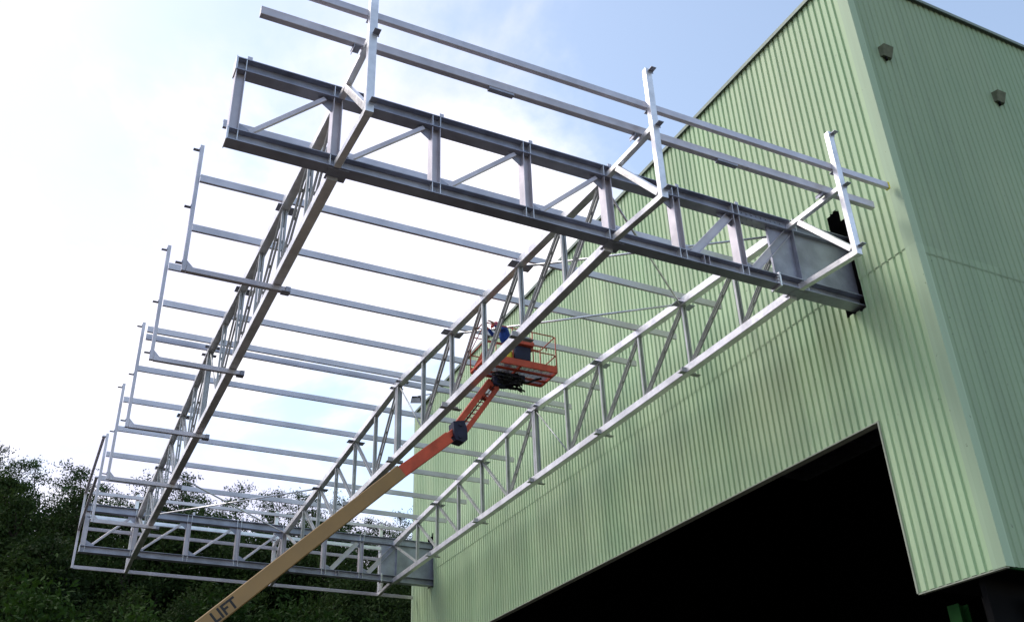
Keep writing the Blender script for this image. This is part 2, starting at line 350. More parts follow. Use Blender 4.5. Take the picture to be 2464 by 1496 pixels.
    m = MB(); m.box(-2.93, -2.872, yc-.2, yc+.2, ZB0-.06, ZB1+.05)
    for yy in (-.13, .13):
        for zz in (ZB0+.06, ZB0+.16, ZB0+.26): m.cyl((-2.90, yc+yy, zz), (1,0,0), .025, .13, 8)
    m.build('splice_plate', GALV, e)
    for dx in (-.16,.0):
        m = MB(); m.box(-5.25+dx, -5.235+dx, yc-.166, yc-.012, ZB0+.024, ZB1-.024); m.build('stiffener', GALVP, e)
    for x in TX:
        m = MB(); d = .17 if s > 0 else -.17
        ya, yb = (yc-.12, yc+.42) if s > 0 else (yc-.42, yc+.12)
        m.box(x-.17, x+.30, ya, yb-.1*(s>0), ZB0-.024, ZB0-.003); m.build('joint_plate', GALVD, e)
    return e
girder(17.21, 1, 'near cantilever girder, big dark steel ladder beam running into the torn hole')
girder(49.38, -1, 'far cantilever girder, dark steel ladder beam in front of the trees')

def pair_member(p0, p1, gap=.035, w=.055, h=.085):
    m = MB(); p0 = Vector(p0); p1 = Vector(p1)
    for q in (-1, 1):
        o = Vector((q*(gap/2+w/2), 0, 0)); m.ext(p0+o, p1+o, Cprof(h, w, .01, q), (0,1,0) if abs((p1-p0).normalized().y) < .9 else (0,0,1))
    nb = 4; dd = (p1-p0).normalized()
    for k in range(1, nb):
        c = p0.lerp(p1, k/nb); m.ext(c-dd*.05, c+dd*.05, [(-gap/2-.01,-.006),(gap/2+.01,-.006),(gap/2+.01,.006),(-gap/2-.01,.006)], (0,1,0) if abs(dd.y) < .9 else (0,0,1))
    return m
TLAB = ['outermost lattice truss at the left of the canopy frame, seen nearly end on', 'middle lattice truss passing in front of the orange work basket', 'innermost lattice truss nearest the green wall']
TZ0, TZ1, CH = 15.42, 15.68, .27
for ti, x in enumerate(TX):
    e = empty('roof_truss', (x, 17.38, TZ0), TLAB[ti], 'truss', 'canopy roof trusses')
    m = MB(); m.bar((x,17.39,(TZ0+TZ1)/2),(x,49.2,(TZ0+TZ1)/2), .25, .26, c=.015); m.build('bottom_chord', GALV, e)
    for a, b in ((17.39,32.75),(32.76,49.2)):
        m = MB(); m.bar((x,a,HT(a)+CH/2),(x,b,HT(b)+CH/2), .24, CH, c=.015); m.build('top_chord', GALV, e)
    for k in range(1,12):
        y = NY[k]
        if k == 6:
            m = MB()
            for q in (-1,1): m.ext((x,y+q*.075,TZ1+.002),(x,y+q*.075,HT(y)-.002), Iprof(.18,.13,.012,.012), (1,0,0))
        else: m = pair_member((x,y,TZ1+.002),(x,y,HT(y)-.002), .03, .06, .09)
        m.build('vertical', GALVW, e)
    dg = [(k,k+1) for k in range(0,5)] + [(6,7)] + [(k,k-1) for k in range(8,13)]
    for a, b in dg:
        ya, yb = NY[a], NY[b]; s = 1 if yb > ya else -1
        if a == 0: ya = 17.45
        if a == 12: ya = 49.15
        pair_member((x, ya+s*.10, HT(ya)-.03), (x, yb-s*.10, TZ1+.03), .03, .055, .075).build('diagonal', GALVW, e)
    m = MB(); m.tube((x, NY[6]-.1, HT(NY[6])-.03), (x, NY[5]+.1, TZ1+.03), .028); m.build('diagonal', GALVW, e)
    for k in range(2,12,2):
        y = NY[k]+.1
        if k != 6:
            m = MB(); z = HT(NY[k])+.03
            m.box(x-(.38 if ti else .24), x-.127, NY[k]-.22, NY[k]+.14, z-.008, z+.008); m.build('gusset_plate', GALVD, e); m = MB(); m.box(x+.127, x+.38, NY[k]-.14, NY[k]+.22, z-.008, z+.008); m.build('gusset_plate', GALVD, e)
        else:
            for dy in (-.35, .3):
                m = MB(); z = HT(NY[k])+.06; m.box(x-.26, x-.127, NY[k]+dy-.12, NY[k]+dy+.08, z-.008, z+.008); m.build('gusset_plate', GALVD, e); m = MB(); m.box(x+.127, x+.26, NY[k]+dy-.12, NY[k]+dy+.08, z-.008, z+.008); m.build('gusset_plate', GALVD, e)
        if ti > 0:
            m = MB(); yy = [22.39,27.68,32.93,38.3,43.83][k//2-1]; z = TZ0
            m.box(x-.34, x-.127, yy-.09, yy+.09, z+.0, z+.012); m.box(x-.30, x-.127, yy-.085, yy-.07, z+.014, z+.17); m.cyl((x-.20, yy+.0, z+.09), (1,0,0), .075, .14, 12); m.build('bracket', GALVW, e); m = MB()
            m.box(x+.127, x+.42, yy-.09, yy+.09, z+.0, z+.012); m.box(x+.127, x+.36, yy+.07, yy+.085, z+.014, z+.15)
            m.build('bracket', GALVW, e)

ORD = ['first','second','third','fourth','fifth','sixth','seventh','eighth','ninth','tenth','eleventh','twelfth']
pys = [NY[k] for k in range(1,6)] + [32.36, 32.97] + [NY[k] for k in range(7,12)]
for i, y in enumerate(pys):
    zb = HT(y)+CH-.02+.006; xl = -17.68 + R_.uniform(-.03,.03)
    if i in (2, 4): xl += .17
    elif i in (1, 3, 8, 10): xl = -17.765
    if i == 5: xl = -17.72
    e = empty('roof_purlin', (xl, y, zb), '%s roof purlin counted from the near girder%s' % (ORD[i], ', nearer one of the ridge pair' if i == 5 else ', farther one of the ridge pair' if i == 6 else ''), 'purlin', 'roof purlins across the three trusses')
    m = MB(); xr = -.60 + R_.uniform(-.04,.04); m.ext((xl,y,zb+.11),(xr,y,zb+.11), Cprof(.22,.09,.010,-1), (0,0,1)); m.build('channel', GALVP, e)
    for x in TX:
        m = MB(); m.box(x-.11, x+.11, y+.048, y+.06, zb-.004, zb+.16); m.box(x-.11,x+.11,y+.06,y+.13,zb-.004,zb+.008); m.build('cleat', GALVD, e)

# ---- side frames (L) on the outermost truss
fy = [22.3, 27.6, 32.93, 38.3, 43.75]
for i, y in enumerate(fy):
    e = empty('edge_frame', (-15.15, y, 15.36), '%s L-shaped edge frame standing out from the left truss, counted from the near end' % ORD[i], 'bracket frame', 'L-shaped edge frames along the left side')
    m = MB(); m.bar((-17.82,y,15.28),(-17.82,y,19.33), .11,.11,(1,0,0)); m.build('post', GALVP, e)
    m = MB(); m.bar((-17.76,y,15.34),(-15.08,y,15.34), .12,.15); m.build('arm', GALVP, e)
    m = MB(); i0 = 0
    for yy in (y-.008, y+.008): m.v += [(-17.765,yy,15.43),(-17.58,yy,15.43),(-17.765,yy,15.62)]
    m.f += [(0,1,2),(5,4,3),(0,3,4,1),(1,4,5,2),(2,5,3,0)]; m.sm += [False]*5; m.build('gusset_plate', GALVP, e)
    m = MB(); m.box(-15.30,-15.07,y-.12,y+.12,15.25,15.257); m.box(-15.2,-15.07,y-.10,y-.062,15.258,15.41); m.build('clamp', GALVD, e)
    for z in (15.50, 17.25, 19.16):
        m = MB(); m.box(-18.04,-17.877,y-.055,y+.055,z-.006,z+.006); m.box(-17.889,-17.877,y-.055,y+.055,z+.006,z+.07); m.build('cleat', GALVD, e)
# ---- C frames beyond both girders
def cframe(x, yc, s, label):
    yo = yc - s*2.30
    e = empty('outrigger', (x, yc-s*.17, ZB0), label, 'outrigger', 'triangular fascia frames beyond the girders')
    m = MB(); m.bar((x,yo,15.36),(x,yo,19.40), .18,.16,(0,1,0)); m.build('post', GALV, e)
    m = MB(); m.bar((x,yo+s*.082,15.445),(x,yc-s*.175,15.60), .16,.17); m.build('lower_arm', GALV, e)
    m = MB(); m.bar((x,yo+s*.082,17.54),(x,yc-s*.175,17.60), .14,.15); m.build('upper_arm', GALV, e)
    m = MB(); m.bar((x,yo+s*.12,15.62),(x,yc-s*.62,17.48), .15,.16,(0,0,1)); m.build('strut', GALV, e)
    for z in (15.62, 17.56, 19.33):
        m = MB(); ya, yb = sorted((yo-s*.083, yo-s*.24)); m.box(x-.02,x+.13,ya,yb,z-.007,z+.007); ya, yb = sorted((yo-s*.083, yo-s*.082)); m.box(x-.02,x+.13,ya,yb,z-.08,z-.007); m.build('cleat', GALVD, e)
    m = MB(); ya = yo+s*.067; y0, y1 = sorted((ya, ya+s*.14)); m.box(x-.10,x+.12,y0,y1,18.10,18.115); m.build('cleat', GALVD, e)
    m = MB(); y0, y1 = sorted((yc-s*1.86, yc-s*1.60)); m.box(x-.27,x-.095,y0,y1,17.62,17.632); m.box(x-.26,x-.248,y0,y1,17.53,17.62); m.build('cleat', GALVD, e)
for i, x in enumerate(TX):
    cframe(x-.0, 17.21, 1, ['leftmost fascia frame in front of the near girder, cut by the top of the view', 'middle fascia frame in front of the near girder, against the blue sky', 'right fascia frame in front of the near girder, beside the torn wall hole'][i])
    cframe(x, 49.28, -1, ['fascia frame behind the left end of the far girder', 'fascia frame behind the middle of the far girder', 'fascia frame behind the far girder next to the wall'][i])
def rail(name, p0, p1, w, h, label, m_=None, cat='rail', mids=(), grp='fascia rails'):
    e = empty(name, p0, label, cat, grp)
    m = MB(); m.bar(p0, p1, w, h, c=.01); m.build('tube', m_ or GALVP, e)
    d = (Vector(p1)-Vector(p0)).normalized()
    for x in mids:
        m = MB(); m.box(x-.32, x+.32, p0[1]-w/2+.01, p0[1]+w/2-.01, p0[2]-h/2-.06, p0[2]-h/2-.003); m.build('splice', GALVD, e)
    return e
r1 = rail('fascia_rail', (-17.75,15.42,17.76),(-.55,15.42,17.76), .15,.23, 'lower long rail laid on the near fascia frames', mids=(-12.1,-5.6))
r2 = rail('fascia_rail', (-17.80,15.04,18.28),(-.24,15.04,18.28), .12,.20, 'upper long rail behind the near fascia posts, with a yellow end')
m = MB(); m.box(-.238,-.18,14.975,15.105,18.175,18.385); m.build('end_cap', YELLOW, r2)
rail('fascia_rail', (-17.75,51.42,19.18),(-.35,51.42,19.18), .09,.17, 'top long rail on the far fascia frames, in front of the tree line')
rail('fascia_rail', (-17.75,51.30,17.28),(-.35,51.30,17.28), .09,.17, 'middle long rail behind the far girder')
rail('fascia_rail', (-17.75,50.80,17.74),(-.45,50.80,17.74), .10,.19, 'inner rail laid on the far frames, just under the far girder top chord', GALV)
rail('fascia_rail', (-17.92,51.66,15.44),(-.20,51.66,15.44), .09,.17, 'lowest long rail hanging beyond the far girder')
rail('side_rail', (-17.95,43.8,19.2),(-17.95,51.5,19.2), .12,.12, 'upper side rail from the last L frame to the far corner post', grp='side rails')
rail('side_rail', (-17.95,43.8,17.28),(-17.95,51.5,17.28), .12,.12, 'lower side rail from the last L frame to the far corner post', grp='side rails')
e = empty('corner_post', (-17.95,51.58,15.36), 'thin corner post at the far left corner of the canopy', 'post')
m = MB(); m.bar((-17.95,51.58,15.36),(-17.95,51.58,19.28),.11,.11,(1,0,0)); m.build('shaft', GALVP, e)
# ---- bracing rods
rods = [((TX[1]+.11,17.45),(TX[2]-.12,NY[2]),'from the middle truss at the near girder to the wall truss'),
        ((TX[2]-.11,17.45),(TX[1]+.12,NY[2]),'from the wall truss at the near girder out to the middle truss'),
        ((TX[2]-.11,NY[2]),(TX[1]+.12,NY[4]),'passing above the orange basket between middle and wall truss'),
        ((TX[0]+.11,49.1),(TX[1]-.12,NY[10]),'rising left to right above the far girder'),
        ((TX[0]+.11,NY[10]),(TX[1]-.12,49.1),'falling left to right above the far girder')]
for (a, b, lab) in rods:
    pa = (a[0],a[1],HT(a[1])+.05); pb = (b[0],b[1],HT(b[1])+.05)
    m = MB(); m.tube(pa, pb, .035, 10); o = m.build('bracing_rod', GALV)
    tag(o, 'thin bracing rod ' + lab, 'rod', 'roof bracing rods')

# ------------------------------------------------------------------ boom lift
lift = empty('boom_lift', (-21.5, 26, 0), 'orange and beige boom lift with a railed work basket raised under the canopy', 'boom lift')
PV = Vector((-21.6, 26, 1.82)); JN = Vector((-10.50, 26, 12.22)); KN = Vector((-8.66, 26, 13.84))
d1 = (JN-PV).normalized(); perp = Vector((-d1.z, 0, d1.x))
m = MB(); m.bar(PV, JN, .34, .42, perp, c=.02); boom = m.build('boom', BEIGE, lift)
m = MB(); m.bar(JN-d1*.10, JN+d1*.012, .37, .45, perp, c=.02); m.build('boom_collar', BEIGE, boom)
d2 = (KN-JN).normalized(); pp2 = Vector((-d2.z, 0, d2.x))
m = MB(); E2 = JN+d2*2.05; m.ext(JN-d2*.3-pp2*.02, E2-pp2*.02, [(-.14,-.185),(.14,-.185),(.15,-.17),(.15,.17),(.14,.185),(-.14,.185),(-.15,.17),(-.15,-.17)], pp2)
m.build('boom_extension', ORANGE, lift)
m = MB(); m.bar(E2-d2*.05+pp2*.03, KN+d2*.05+pp2*.05, .16, .2, pp2, c=.02); m.build('end_arm', ORANGE, lift)
# knuckle
KC = Vector((-8.62, 26, 13.80)); m = MB()
m.ext(KC+Vector((0,-.2,0)), KC+Vector((0,.2,0)), [(-.22,.28),(.14,.36),(.24,.1),(.26,-.26),(.12,-.36),(-.14,-.32),(-.2,-.1)], (0,0,1)); m.cyl(KC+Vector((0,0,-.2)), (0,1,0), .07, .5, 14); m.cyl(KC+Vector((.02,0,.2)), (0,1,0), .06, .5, 14)
m.build('knuckle', NAVY, lift)
JT = Vector((-7.30, 25.95, 15.78)); jd = (JT-KC).normalized(); jp = Vector((-jd.z, 0, jd.x))
m = MB(); m.bar(KC+jp*.17+jd*.1, JT+jp*.15-jd*.1, .22, .20, jp, c=.015)
o = m.build('jib', ORANGE, lift)
m = MB(); m.bar(KC-jp*.17-jd*.05, JT-jp*.17-jd*.16, .22, .15, jp, c=.015); m.build('jib', ORANGE, lift)
m = MB(); L_ = (JT-KC).length
for k in range(9):
    t0 = .28 + k*.18
    if t0+.1 > L_-.5: break
    a = KC+jd*t0; m.bar(a+jp*.06+Vector((0,-.03,0)), a+jd*.10-jp*.08+Vector((0,-.03,0)), .02, .035, jd, c=.003)
m.bar(KC+jd*.2+Vector((0,.03,0)), KC+jd*(L_-.55)+Vector((0,.03,0)), .012, .03, jp, c=.003); m.build('jib_lacing', ORANGEF, lift); LACE = None
m = MB(); m.bar(JT-jd*.75+jp*.05, JT-jd*.72-jp*.12, .2, .1, jd); m.bar(JT-jd*.2+jp*.16, JT-jd*.2-jp*.2, .24, .16, jd); m.build('jib_bracket', ORANGE, lift)
# basket
BX0, BX1, BY0, BY1, BZ = -8.05, -5.42, 25.12, 26.20, 16.12
BZT = 17.44
basket_parts = []
m = MB()
for y in (BY0, BY1): m.bar((BX0,y,BZ),(BX1,y,BZ), .05,.09)
for x in (BX0, (BX0+BX1)/2, BX1): m.bar((x,BY0+.026,BZ),(x,BY1-.026,BZ), .05,.09)
for t in (.3,.7): m.bar((BX0+.026,BY0+(BY1-BY0)*t,BZ-.03),((BX0+BX1)/2-.026,BY0+(BY1-BY0)*t,BZ-.03), .10,.05); m.bar(((BX0+BX1)/2+.026,BY0+(BY1-BY0)*t,BZ-.03),(BX1-.026,BY0+(BY1-BY0)*t,BZ-.03), .10,.05)
m.build('floor_frame', ORANGE, lift)
m = MB(); k = 0; y = BY0+.05
while y < BY1-.04: m.box(BX0+.03, BX1-.03, y, y+.012, BZ+.02, BZ+.045); y += .066
x = BX0+.1
while x < BX1-.05: m.box(x, x+.014, BY0+.03, BY1-.03, BZ+.008, BZ+.019); x += .16
m.build('floor_grating', GALVD, lift)
m = MB(); m.box(BX0+.45, BX1+.01, BY0-.03, BY0-.028+.008, BZ-.03, BZ+.20); m.box(BX1+.0, BX1+.012, BY0, BY1, BZ-.02, BZ+.20)
m.box(BX0+.03, BX1, BY1+.02, BY1+.032, BZ-.06, BZ+.18); m.build('toe_board', ORANGE, lift)
m = MB(); m.quad([(BX0-.01,BY0+.05,BZ+.36),(BX0+.20,BY0-.02,BZ+.36),(BX0+.16,BY0-.02,BZ+.02),(BX0-.01,BY1-.05,BZ-.02)]); m.quad([(BX0,BY0+.056,BZ+.36),(BX0+.205,BY0-.014,BZ+.36),(BX0+.165,BY0-.014,BZ+.02),(BX0,BY1-.044,BZ-.02)][::-1]); m.build('gate_panel', ORANGEF, lift)
def gr(pts, name='guardrail', r=.021):
    m = MB(); m.path(pts, r, 8); return m.build(name, ORANGEF, lift)
c_ = .07
for z in (BZT, 16.74):
    gr([(BX0,BY0+c_,z),(BX0+c_,BY0,z),(BX1-c_,BY0,z),(BX1,BY0+c_,z),(BX1,BY1-c_,z),(BX1-c_,BY1,z),(BX0+c_,BY1,z),(BX0,BY1-c_,z),(BX0,BY0+c_,z)])
for (x, y) in ((BX1,BY0),(BX1-.86,BY0),(-7.02,BY0),(BX0+.10,BY0),(BX1,BY1),(BX1-.9,BY1),(-7.1,BY1),(BX0,BY1)):
    m = MB(); m.tube((x,y,BZ+.02),(x,y,BZT-.0),.021,8); m.build('rail_post', ORANGEF, lift)
gr([(BX1,BY1,BZ+.55),(BX1,BY0,BZ+.25)], 'end_brace', .016); gr([(BX0,BY1,BZ+.75),(BX0,BY0+.03,BZ+1.2)], 'end_brace', .016)
gr([(-6.2,BY0+.12,17.02),(-5.7,BY0+.12,17.02),(-5.6,BY0+.3,17.03)], 'hand_rail', .018)
m = MB(); m.tube((-6.32,BY0+.08,BZ+.62),(-6.32,BY0+.08,BZ+1.12),.045,12); m.build('control_lever', ORANGEF, lift)
m = MB(); m.ext((-6.95,BY0+.12,BZ+.48),(-6.38,BY0+.12,BZ+.48), [(-.07,-.26),(.12,-.24),(.16,.20),(-.07,.26)], (0,0,1)); m.build('control_box', NAVY, lift)
m = MB(); m.ext((-6.9,BY0-.03,BZ+.78),(-6.3,BY0-.03,BZ+.78), [(-.06,-.06),(.12,-.06),(.12,.06),(-.06,.06)], (0,0,1)); m.build('control_cover', ORANGE, lift)
m = MB(); m.cyl((-6.42,BY0+.16,BZ+.34),(0,0,1),.065,.1,12); m.cyl((-6.42,BY0+.16,BZ+.44),(0,0,1),.02,.14,8); m.build('foot_pedal', BLACK, lift)
# rotator, bracket and hose bundle under the floor
m = MB(); m.cyl((-7.0,25.9,15.84),(0,0,1),.26,.30,24); m.box(-7.35,-6.35,25.62,26.1,15.90,16.04); m.box(-7.42,-7.1,25.75,26.15,15.62,15.86); m.cyl((-7.3,25.95,15.72),(0,1,0),.14,.5,16); m.build('rotator', NAVY, lift)
m = MB(); rr = random.Random(3)
for k in range(26):
    cx, cy, cz = rr.uniform(-7.25,-6.35), rr.uniform(25.5,26.15), rr.uniform(15.72,15.98); ra, rb = rr.uniform(.12,.34), rr.uniform(.05,.16); ph = rr.uniform(0,6.3); tl = rr.uniform(-.5,.5)
    pts = []
    for q in range(13):
        a = ph + 2*math.pi*q/12*rr.uniform(.97,1.03); pts.append((cx+ra*math.cos(a), cy+rb*math.sin(a)+.06*math.cos(2*a), cz+.10*math.sin(a+tl)-.02))
    m.path(pts, rr.uniform(.018,.032), 6)
m.path([(-6.6,25.8,15.8),(-6.2,25.7,15.86),(-5.95,25.6,15.98),(-5.8,25.5,16.0)], .04, 8)
for k in range(2): m.path([KC+Vector((0,-.12+.05*k,.1)), KC+jd*1.2+jp*(.02)+Vector((0,-.1+.05*k,0)), Vector((-7.3,25.75+.05*k,15.7))], .014, 6)
m.build('hose_bundle', BLACK, lift)
# lettering on the lower boom
cu = bpy.data.curves.new('boom_lettering', 'FONT'); cu.body = 'LIFT'; cu.size = .40; cu.extrude = .002; cu.offset = .012; cu.align_x = 'RIGHT'; cu.align_y = 'CENTER'; cu.space_character = 1.05
to = bpy.data.objects.new('tmp', cu); COL.objects.link(to); bpy.context.view_layer.update()
me = bpy.data.meshes.new_from_object(to.evaluated_get(bpy.context.evaluated_depsgraph_get())); bpy.data.objects.remove(to)
pos = Vector((-14.93, 26-.173, 0)); pos.z = PV.z + (pos.x-PV.x)*(d1.z/d1.x) - .04
Mt = Matrix((( d1.x, perp.x, 0, pos.x),(d1.y, perp.y, -1, pos.y),(d1.z, perp.z, 0, pos.z),(0,0,0,1)))
me.transform(Matrix.Translation(-Vector(lift.location)) @ Mt); me.materials.clear(); me.materials.append(INK)
lo = bpy.data.objects.new('boom_lettering', me); COL.objects.link(lo); lo.parent = boom
# chassis below the picture
m = MB(); m.box(-23.6,-20.2,25.0,27.0,.55,.95); m.box(-23.2,-20.6,25.3,26.7,.95,1.1); m.build('chassis', ORANGE, lift)
m = MB(); m.cyl((-21.9,26,1.2),(0,0,1),.6,.2,28); m.box(-23.3,-21.1,25.2,25.75,1.3,2.0); m.box(-23.3,-21.1,26.25,26.8,1.3,2.0); m.box(-23.3,-22.5,25.75,26.25,1.3,1.9); m.box(-21.9,-21.3,25.76,25.81,1.3,2.2); m.box(-21.9,-21.3,26.19,26.24,1.3,2.2); m.build('turret', BEIGE, lift)
for (x, y) in ((-23.2,25.0),(-20.7,25.0),(-23.2,27.0),(-20.7,27.0)):
    m = MB(); m.cyl((x,y,.5),(0,1,0),.5,.36,28); w = m.build('wheel', BLACK, lift)
    m = MB(); m.cyl((x,y,.5),(0,1,0),.26,.39,20); m.build('rim', BEIGE, w)

# bucket in the basket
e = empty('bucket', (-7.12,25.30,16.17), 'yellow round bucket beside the dark control box in the basket', 'bucket')
m = MB(); m.cyl((-7.10,25.30,16.42),(0,0,1),.12,.28,24,.15); m.build('body', YELLOW, e)
m = MB(); m.path([(-7.10+.15*math.cos(a), 25.30, 16.57+.11*math.sin(a)) for a in [math.pi*k/8 for k in range(9)]], .008, 6); m.build('handle', GALV, e)
m = MB(); m.cyl((-7.10,25.30,16.57),(0,0,1),.157,.02,24); m.build('rim', YELLOW, e)

# worker
def skin(name, pts, edges, m_, parent, root=0, lv=2):
    me = bpy.data.meshes.new(name); off = Vector((-7.1, 25.75, 16.16))
    me.from_pydata([tuple(Vector(p[0])-off) for p in pts], edges, [])
    o = bpy.data.objects.new(name, me); COL.objects.link(o)
    md = o.modifiers.new('s', 'SKIN'); md.use_smooth_shade = True
    for i, p in enumerate(pts):
        r = p[1]; me.skin_vertices[0].data[i].radius = (r, r) if not isinstance(r, tuple) else r
        me.skin_vertices[0].data[i].use_root = (i == root)
    s = o.modifiers.new('u', 'SUBSURF'); s.levels = lv; s.render_levels = lv
    bpy.context.view_layer.update()
    me2 = bpy.data.meshes.new_from_object(o.evaluated_get(bpy.context.evaluated_depsgraph_get())); bpy.data.objects.remove(o)
    me2.materials.clear(); me2.materials.append(m_)
    o = bpy.data.objects.new(name, me2); COL.objects.link(o)
    if parent is not None: o.parent = parent
    return o
FZ = 16.16; OFF = Vector((-7.1, 25.75, 16.16))
wk = empty('person', (-6.97, 25.78, FZ+.02), 'worker in a blue jacket and dark trousers bending over the basket rail towards the truss', 'person')
hip = (-7.02,25.78,FZ+.98); ch = (-7.10,25.72,FZ+1.36); nk = (-7.30,25.66,FZ+1.50); hd = (-7.42,25.62,FZ+1.47)
sL = (-7.20,25.50,FZ+1.50); sR = (-7.16,25.90,FZ+1.50); eL = (-7.46,25.42,FZ+1.34); eR = (-7.44,25.94,FZ+1.36); wL = (-7.72,25.40,FZ+1.52); wR = (-7.74,25.80,FZ+1.55)
kL = (-7.10,25.62,FZ+.52); kR = (-7.02,25.92,FZ+.52); aL = (-7.02,25.60,FZ+.10); aR = (-6.92,25.94,FZ+.10); tL = (-7.24,25.58,FZ+.04); tR = (-7.14,25.94,FZ+.04)
hL = (-7.02,25.68,FZ+.93); hR = (-7.0,25.88,FZ+.93)
pts = [(hip,.13),(ch,(.15,.19)),(nk,.07),(hd,.095),(sL,.075),(eL,.052),(wL,.035),(sR,.075),(eR,.052),(wR,.035),(hL,.10),(kL,.068),(aL,.045),(hR,.10),(kR,.068),(aR,.045),(tL,.04),(tR,.04),((-7.49,25.60,FZ+1.53),.085)]
ed = [(0,1),(1,2),(2,3),(1,4),(4,5),(5,6),(1,7),(7,8),(8,9),(0,10),(10,11),(11,12),(0,13),(13,14),(14,15),(12,16),(15,17),(3,18)]
for (w, sgn) in ((6,-1),(9,1)):
    W_ = Vector(pts[w][0]); b0 = len(pts); pts.append((tuple(W_+Vector((-.07,0,.02))),(.018,.038))); ed.append((w,b0))
    for q, ln in enumerate((.07,.085,.08,.06)):
        y = -.030+.02*q; i = len(pts)
        pts.append((tuple(W_+Vector((-.11,y,.03))), .010)); pts.append((tuple(W_+Vector((-.11-ln*.55,y*1.1,.035))), .009)); pts.append((tuple(W_+Vector((-.11-ln*.8,y*1.1,.0))), .008))
        ed += [(b0,i),(i,i+1),(i+1,i+2)]
    i = len(pts); pts.append((tuple(W_+Vector((-.05,-.04*sgn*-1,.0))), .011)); pts.append((tuple(W_+Vector((-.09,-.06*sgn*-1,-.02))), .009)); ed += [(w,i),(i,i+1)]
body = skin('body', pts, ed, SKIN, wk)
o = skin('jacket', [(hip,.19),(ch,(.33,.36)),(nk,.09),(sL,.10),(eL,.072),((-7.66,25.40,FZ+1.49),.055),(sR,.10),(eR,.072),((-7.68,25.83,FZ+1.52),.055)], [(0,1),(1,2),(1,3),(3,4),(4,5),(1,6),(6,7),(7,8)], BLUEC, wk)
o = skin('trousers', [((-7.02,25.78,FZ+.94),.15),(hL,.125),(kL,.095),((-7.02,25.60,FZ+.14),.075),(hR,.125),(kR,.095),((-6.92,25.94,FZ+.14),.075)], [(0,1),(1,2),(2,3),(0,4),(4,5),(5,6)], DENIM, wk)
for (a, t) in ((aL,tL),(aR,tR)): skin('boot', [(a,.065),((a[0],a[1],a[2]-.03),.062),((t[0],t[1],t[2]+.012),.05)], [(0,1),(1,2)], BOOT, wk, lv=1)
# helmet: domed shell with a brim
m = MB(); hc = Vector((-7.53,25.60,FZ+1.54)); axh = Vector((-.75,-.1,.7)).normalized(); q = axh.to_track_quat('Z','Y'); n = 20; rings = 7; i0 = len(m.v)
for r in range(rings):
    a = math.pi/2*r/(rings-1); rr_ = .145*math.cos(a)+.001; z = .12*math.sin(a)
    for k in range(n): m.v.append(tuple(hc + q @ Vector((rr_*math.cos(2*math.pi*k/n)*1.15, rr_*math.sin(2*math.pi*k/n), z))))
for r in range(rings-1):
    for k in range(n): m.f.append((i0+r*n+k, i0+r*n+(k+1)%n, i0+(r+1)*n+(k+1)%n, i0+(r+1)*n+k)); m.sm.append(True)
m.cyl(hc - axh*.005, axh, .175, .012, 24); m.build('helmet', REDC, wk, off=OFF)
# simple face: nose, ears and eyes
m = MB(); fd = Vector((-.6,-.1,-.8)).normalized(); fc = Vector((-7.46,25.60,FZ+1.49)); m.cyl(fc+fd*.10, fd, .018, .04, 8, .006); m.build('nose', SKIN, body, off=OFF)
for s in (-1,1):
    m = MB(); m.cyl(fc+fd*.088+Vector((0,s*.035,.03)), fd, .011, .012, 8); m.build('eye', NAVY, body, off=OFF)
    m = MB(); m.cyl(fc+Vector((.0,s*.092,0)), (0,1,0), .03, .015, 10); m.build('ear', SKIN, body, off=OFF)

# ------------------------------------------------------------------ trees
def leafmat(name, a, b):
    m = bpy.data.materials.new(name); m.use_nodes = True; t = m.node_tree; p = t.nodes['Principled BSDF']; Lk = t.links.new
    oi = t.nodes.new('ShaderNodeObjectInfo'); geo = t.nodes.new('ShaderNodeNewGeometry')
    n = t.nodes.new('ShaderNodeTexNoise'); n.inputs['Scale'].default_value = .6; n.inputs['Detail'].default_value = 4; Lk(geo.outputs['Position'], n.inputs['Vector'])
    ad = t.nodes.new('ShaderNodeMath'); ad.operation = 'MULTIPLY_ADD'; Lk(oi.outputs['Random'], ad.inputs[0]); ad.inputs[1].default_value = .45; Lk(n.outputs['Fac'], ad.inputs[2])
    r = t.nodes.new('ShaderNodeValToRGB'); Lk(ad.outputs[0], r.inputs[0]); r.color_ramp.elements[0].position = .45; r.color_ramp.elements[0].color = (*a,1); r.color_ramp.elements[1].position = .95; r.color_ramp.elements[1].color = (*b,1)
    Lk(r.outputs[0], p.inputs['Base Color']); p.inputs['Roughness'].default_value = .8; p.inputs['Specular IOR Level'].default_value = .15
    tr = t.nodes.new('ShaderNodeBsdfTranslucent'); Lk(r.outputs[0], tr.inputs[0]); mix = t.nodes.new('ShaderNodeMixShader'); mix.inputs[0].default_value = .25
    Lk(p.outputs[0], mix.inputs[1]); Lk(tr.outputs[0], mix.inputs[2]); Lk(mix.outputs[0], t.nodes['Material Output'].inputs[0])
    return m
LEAFD = leafmat('lit_upper_leaves', (.018,.042,.013), (.042,.085,.026))  # lighter than the lower-slope greens, light on the upper rows put in colour
LEAFG = leafmat('green_leaves', (.010,.028,.004), (.028,.062,.008))
LEAFB = leafmat('shadowed_leaves', (.010,.022,.006), (.028,.050,.010))
def leaf(m, c, s, rr):
    d = Vector((rr.gauss(0,1), rr.gauss(0,1), rr.gauss(0,.8))).normalized(); u = d.orthogonal().normalized(); u = Matrix.Rotation(rr.uniform(0,6.28),3,d) @ u; w = d.cross(u)
    i = len(m.v); m.v += [tuple(c-u*s), tuple(c+w*s*.42+d*s*.1), tuple(c+u*s), tuple(c-w*s*.42+d*s*.1)]; m.f.append((i,i+1,i+2,i+3)); m.sm.append(False)
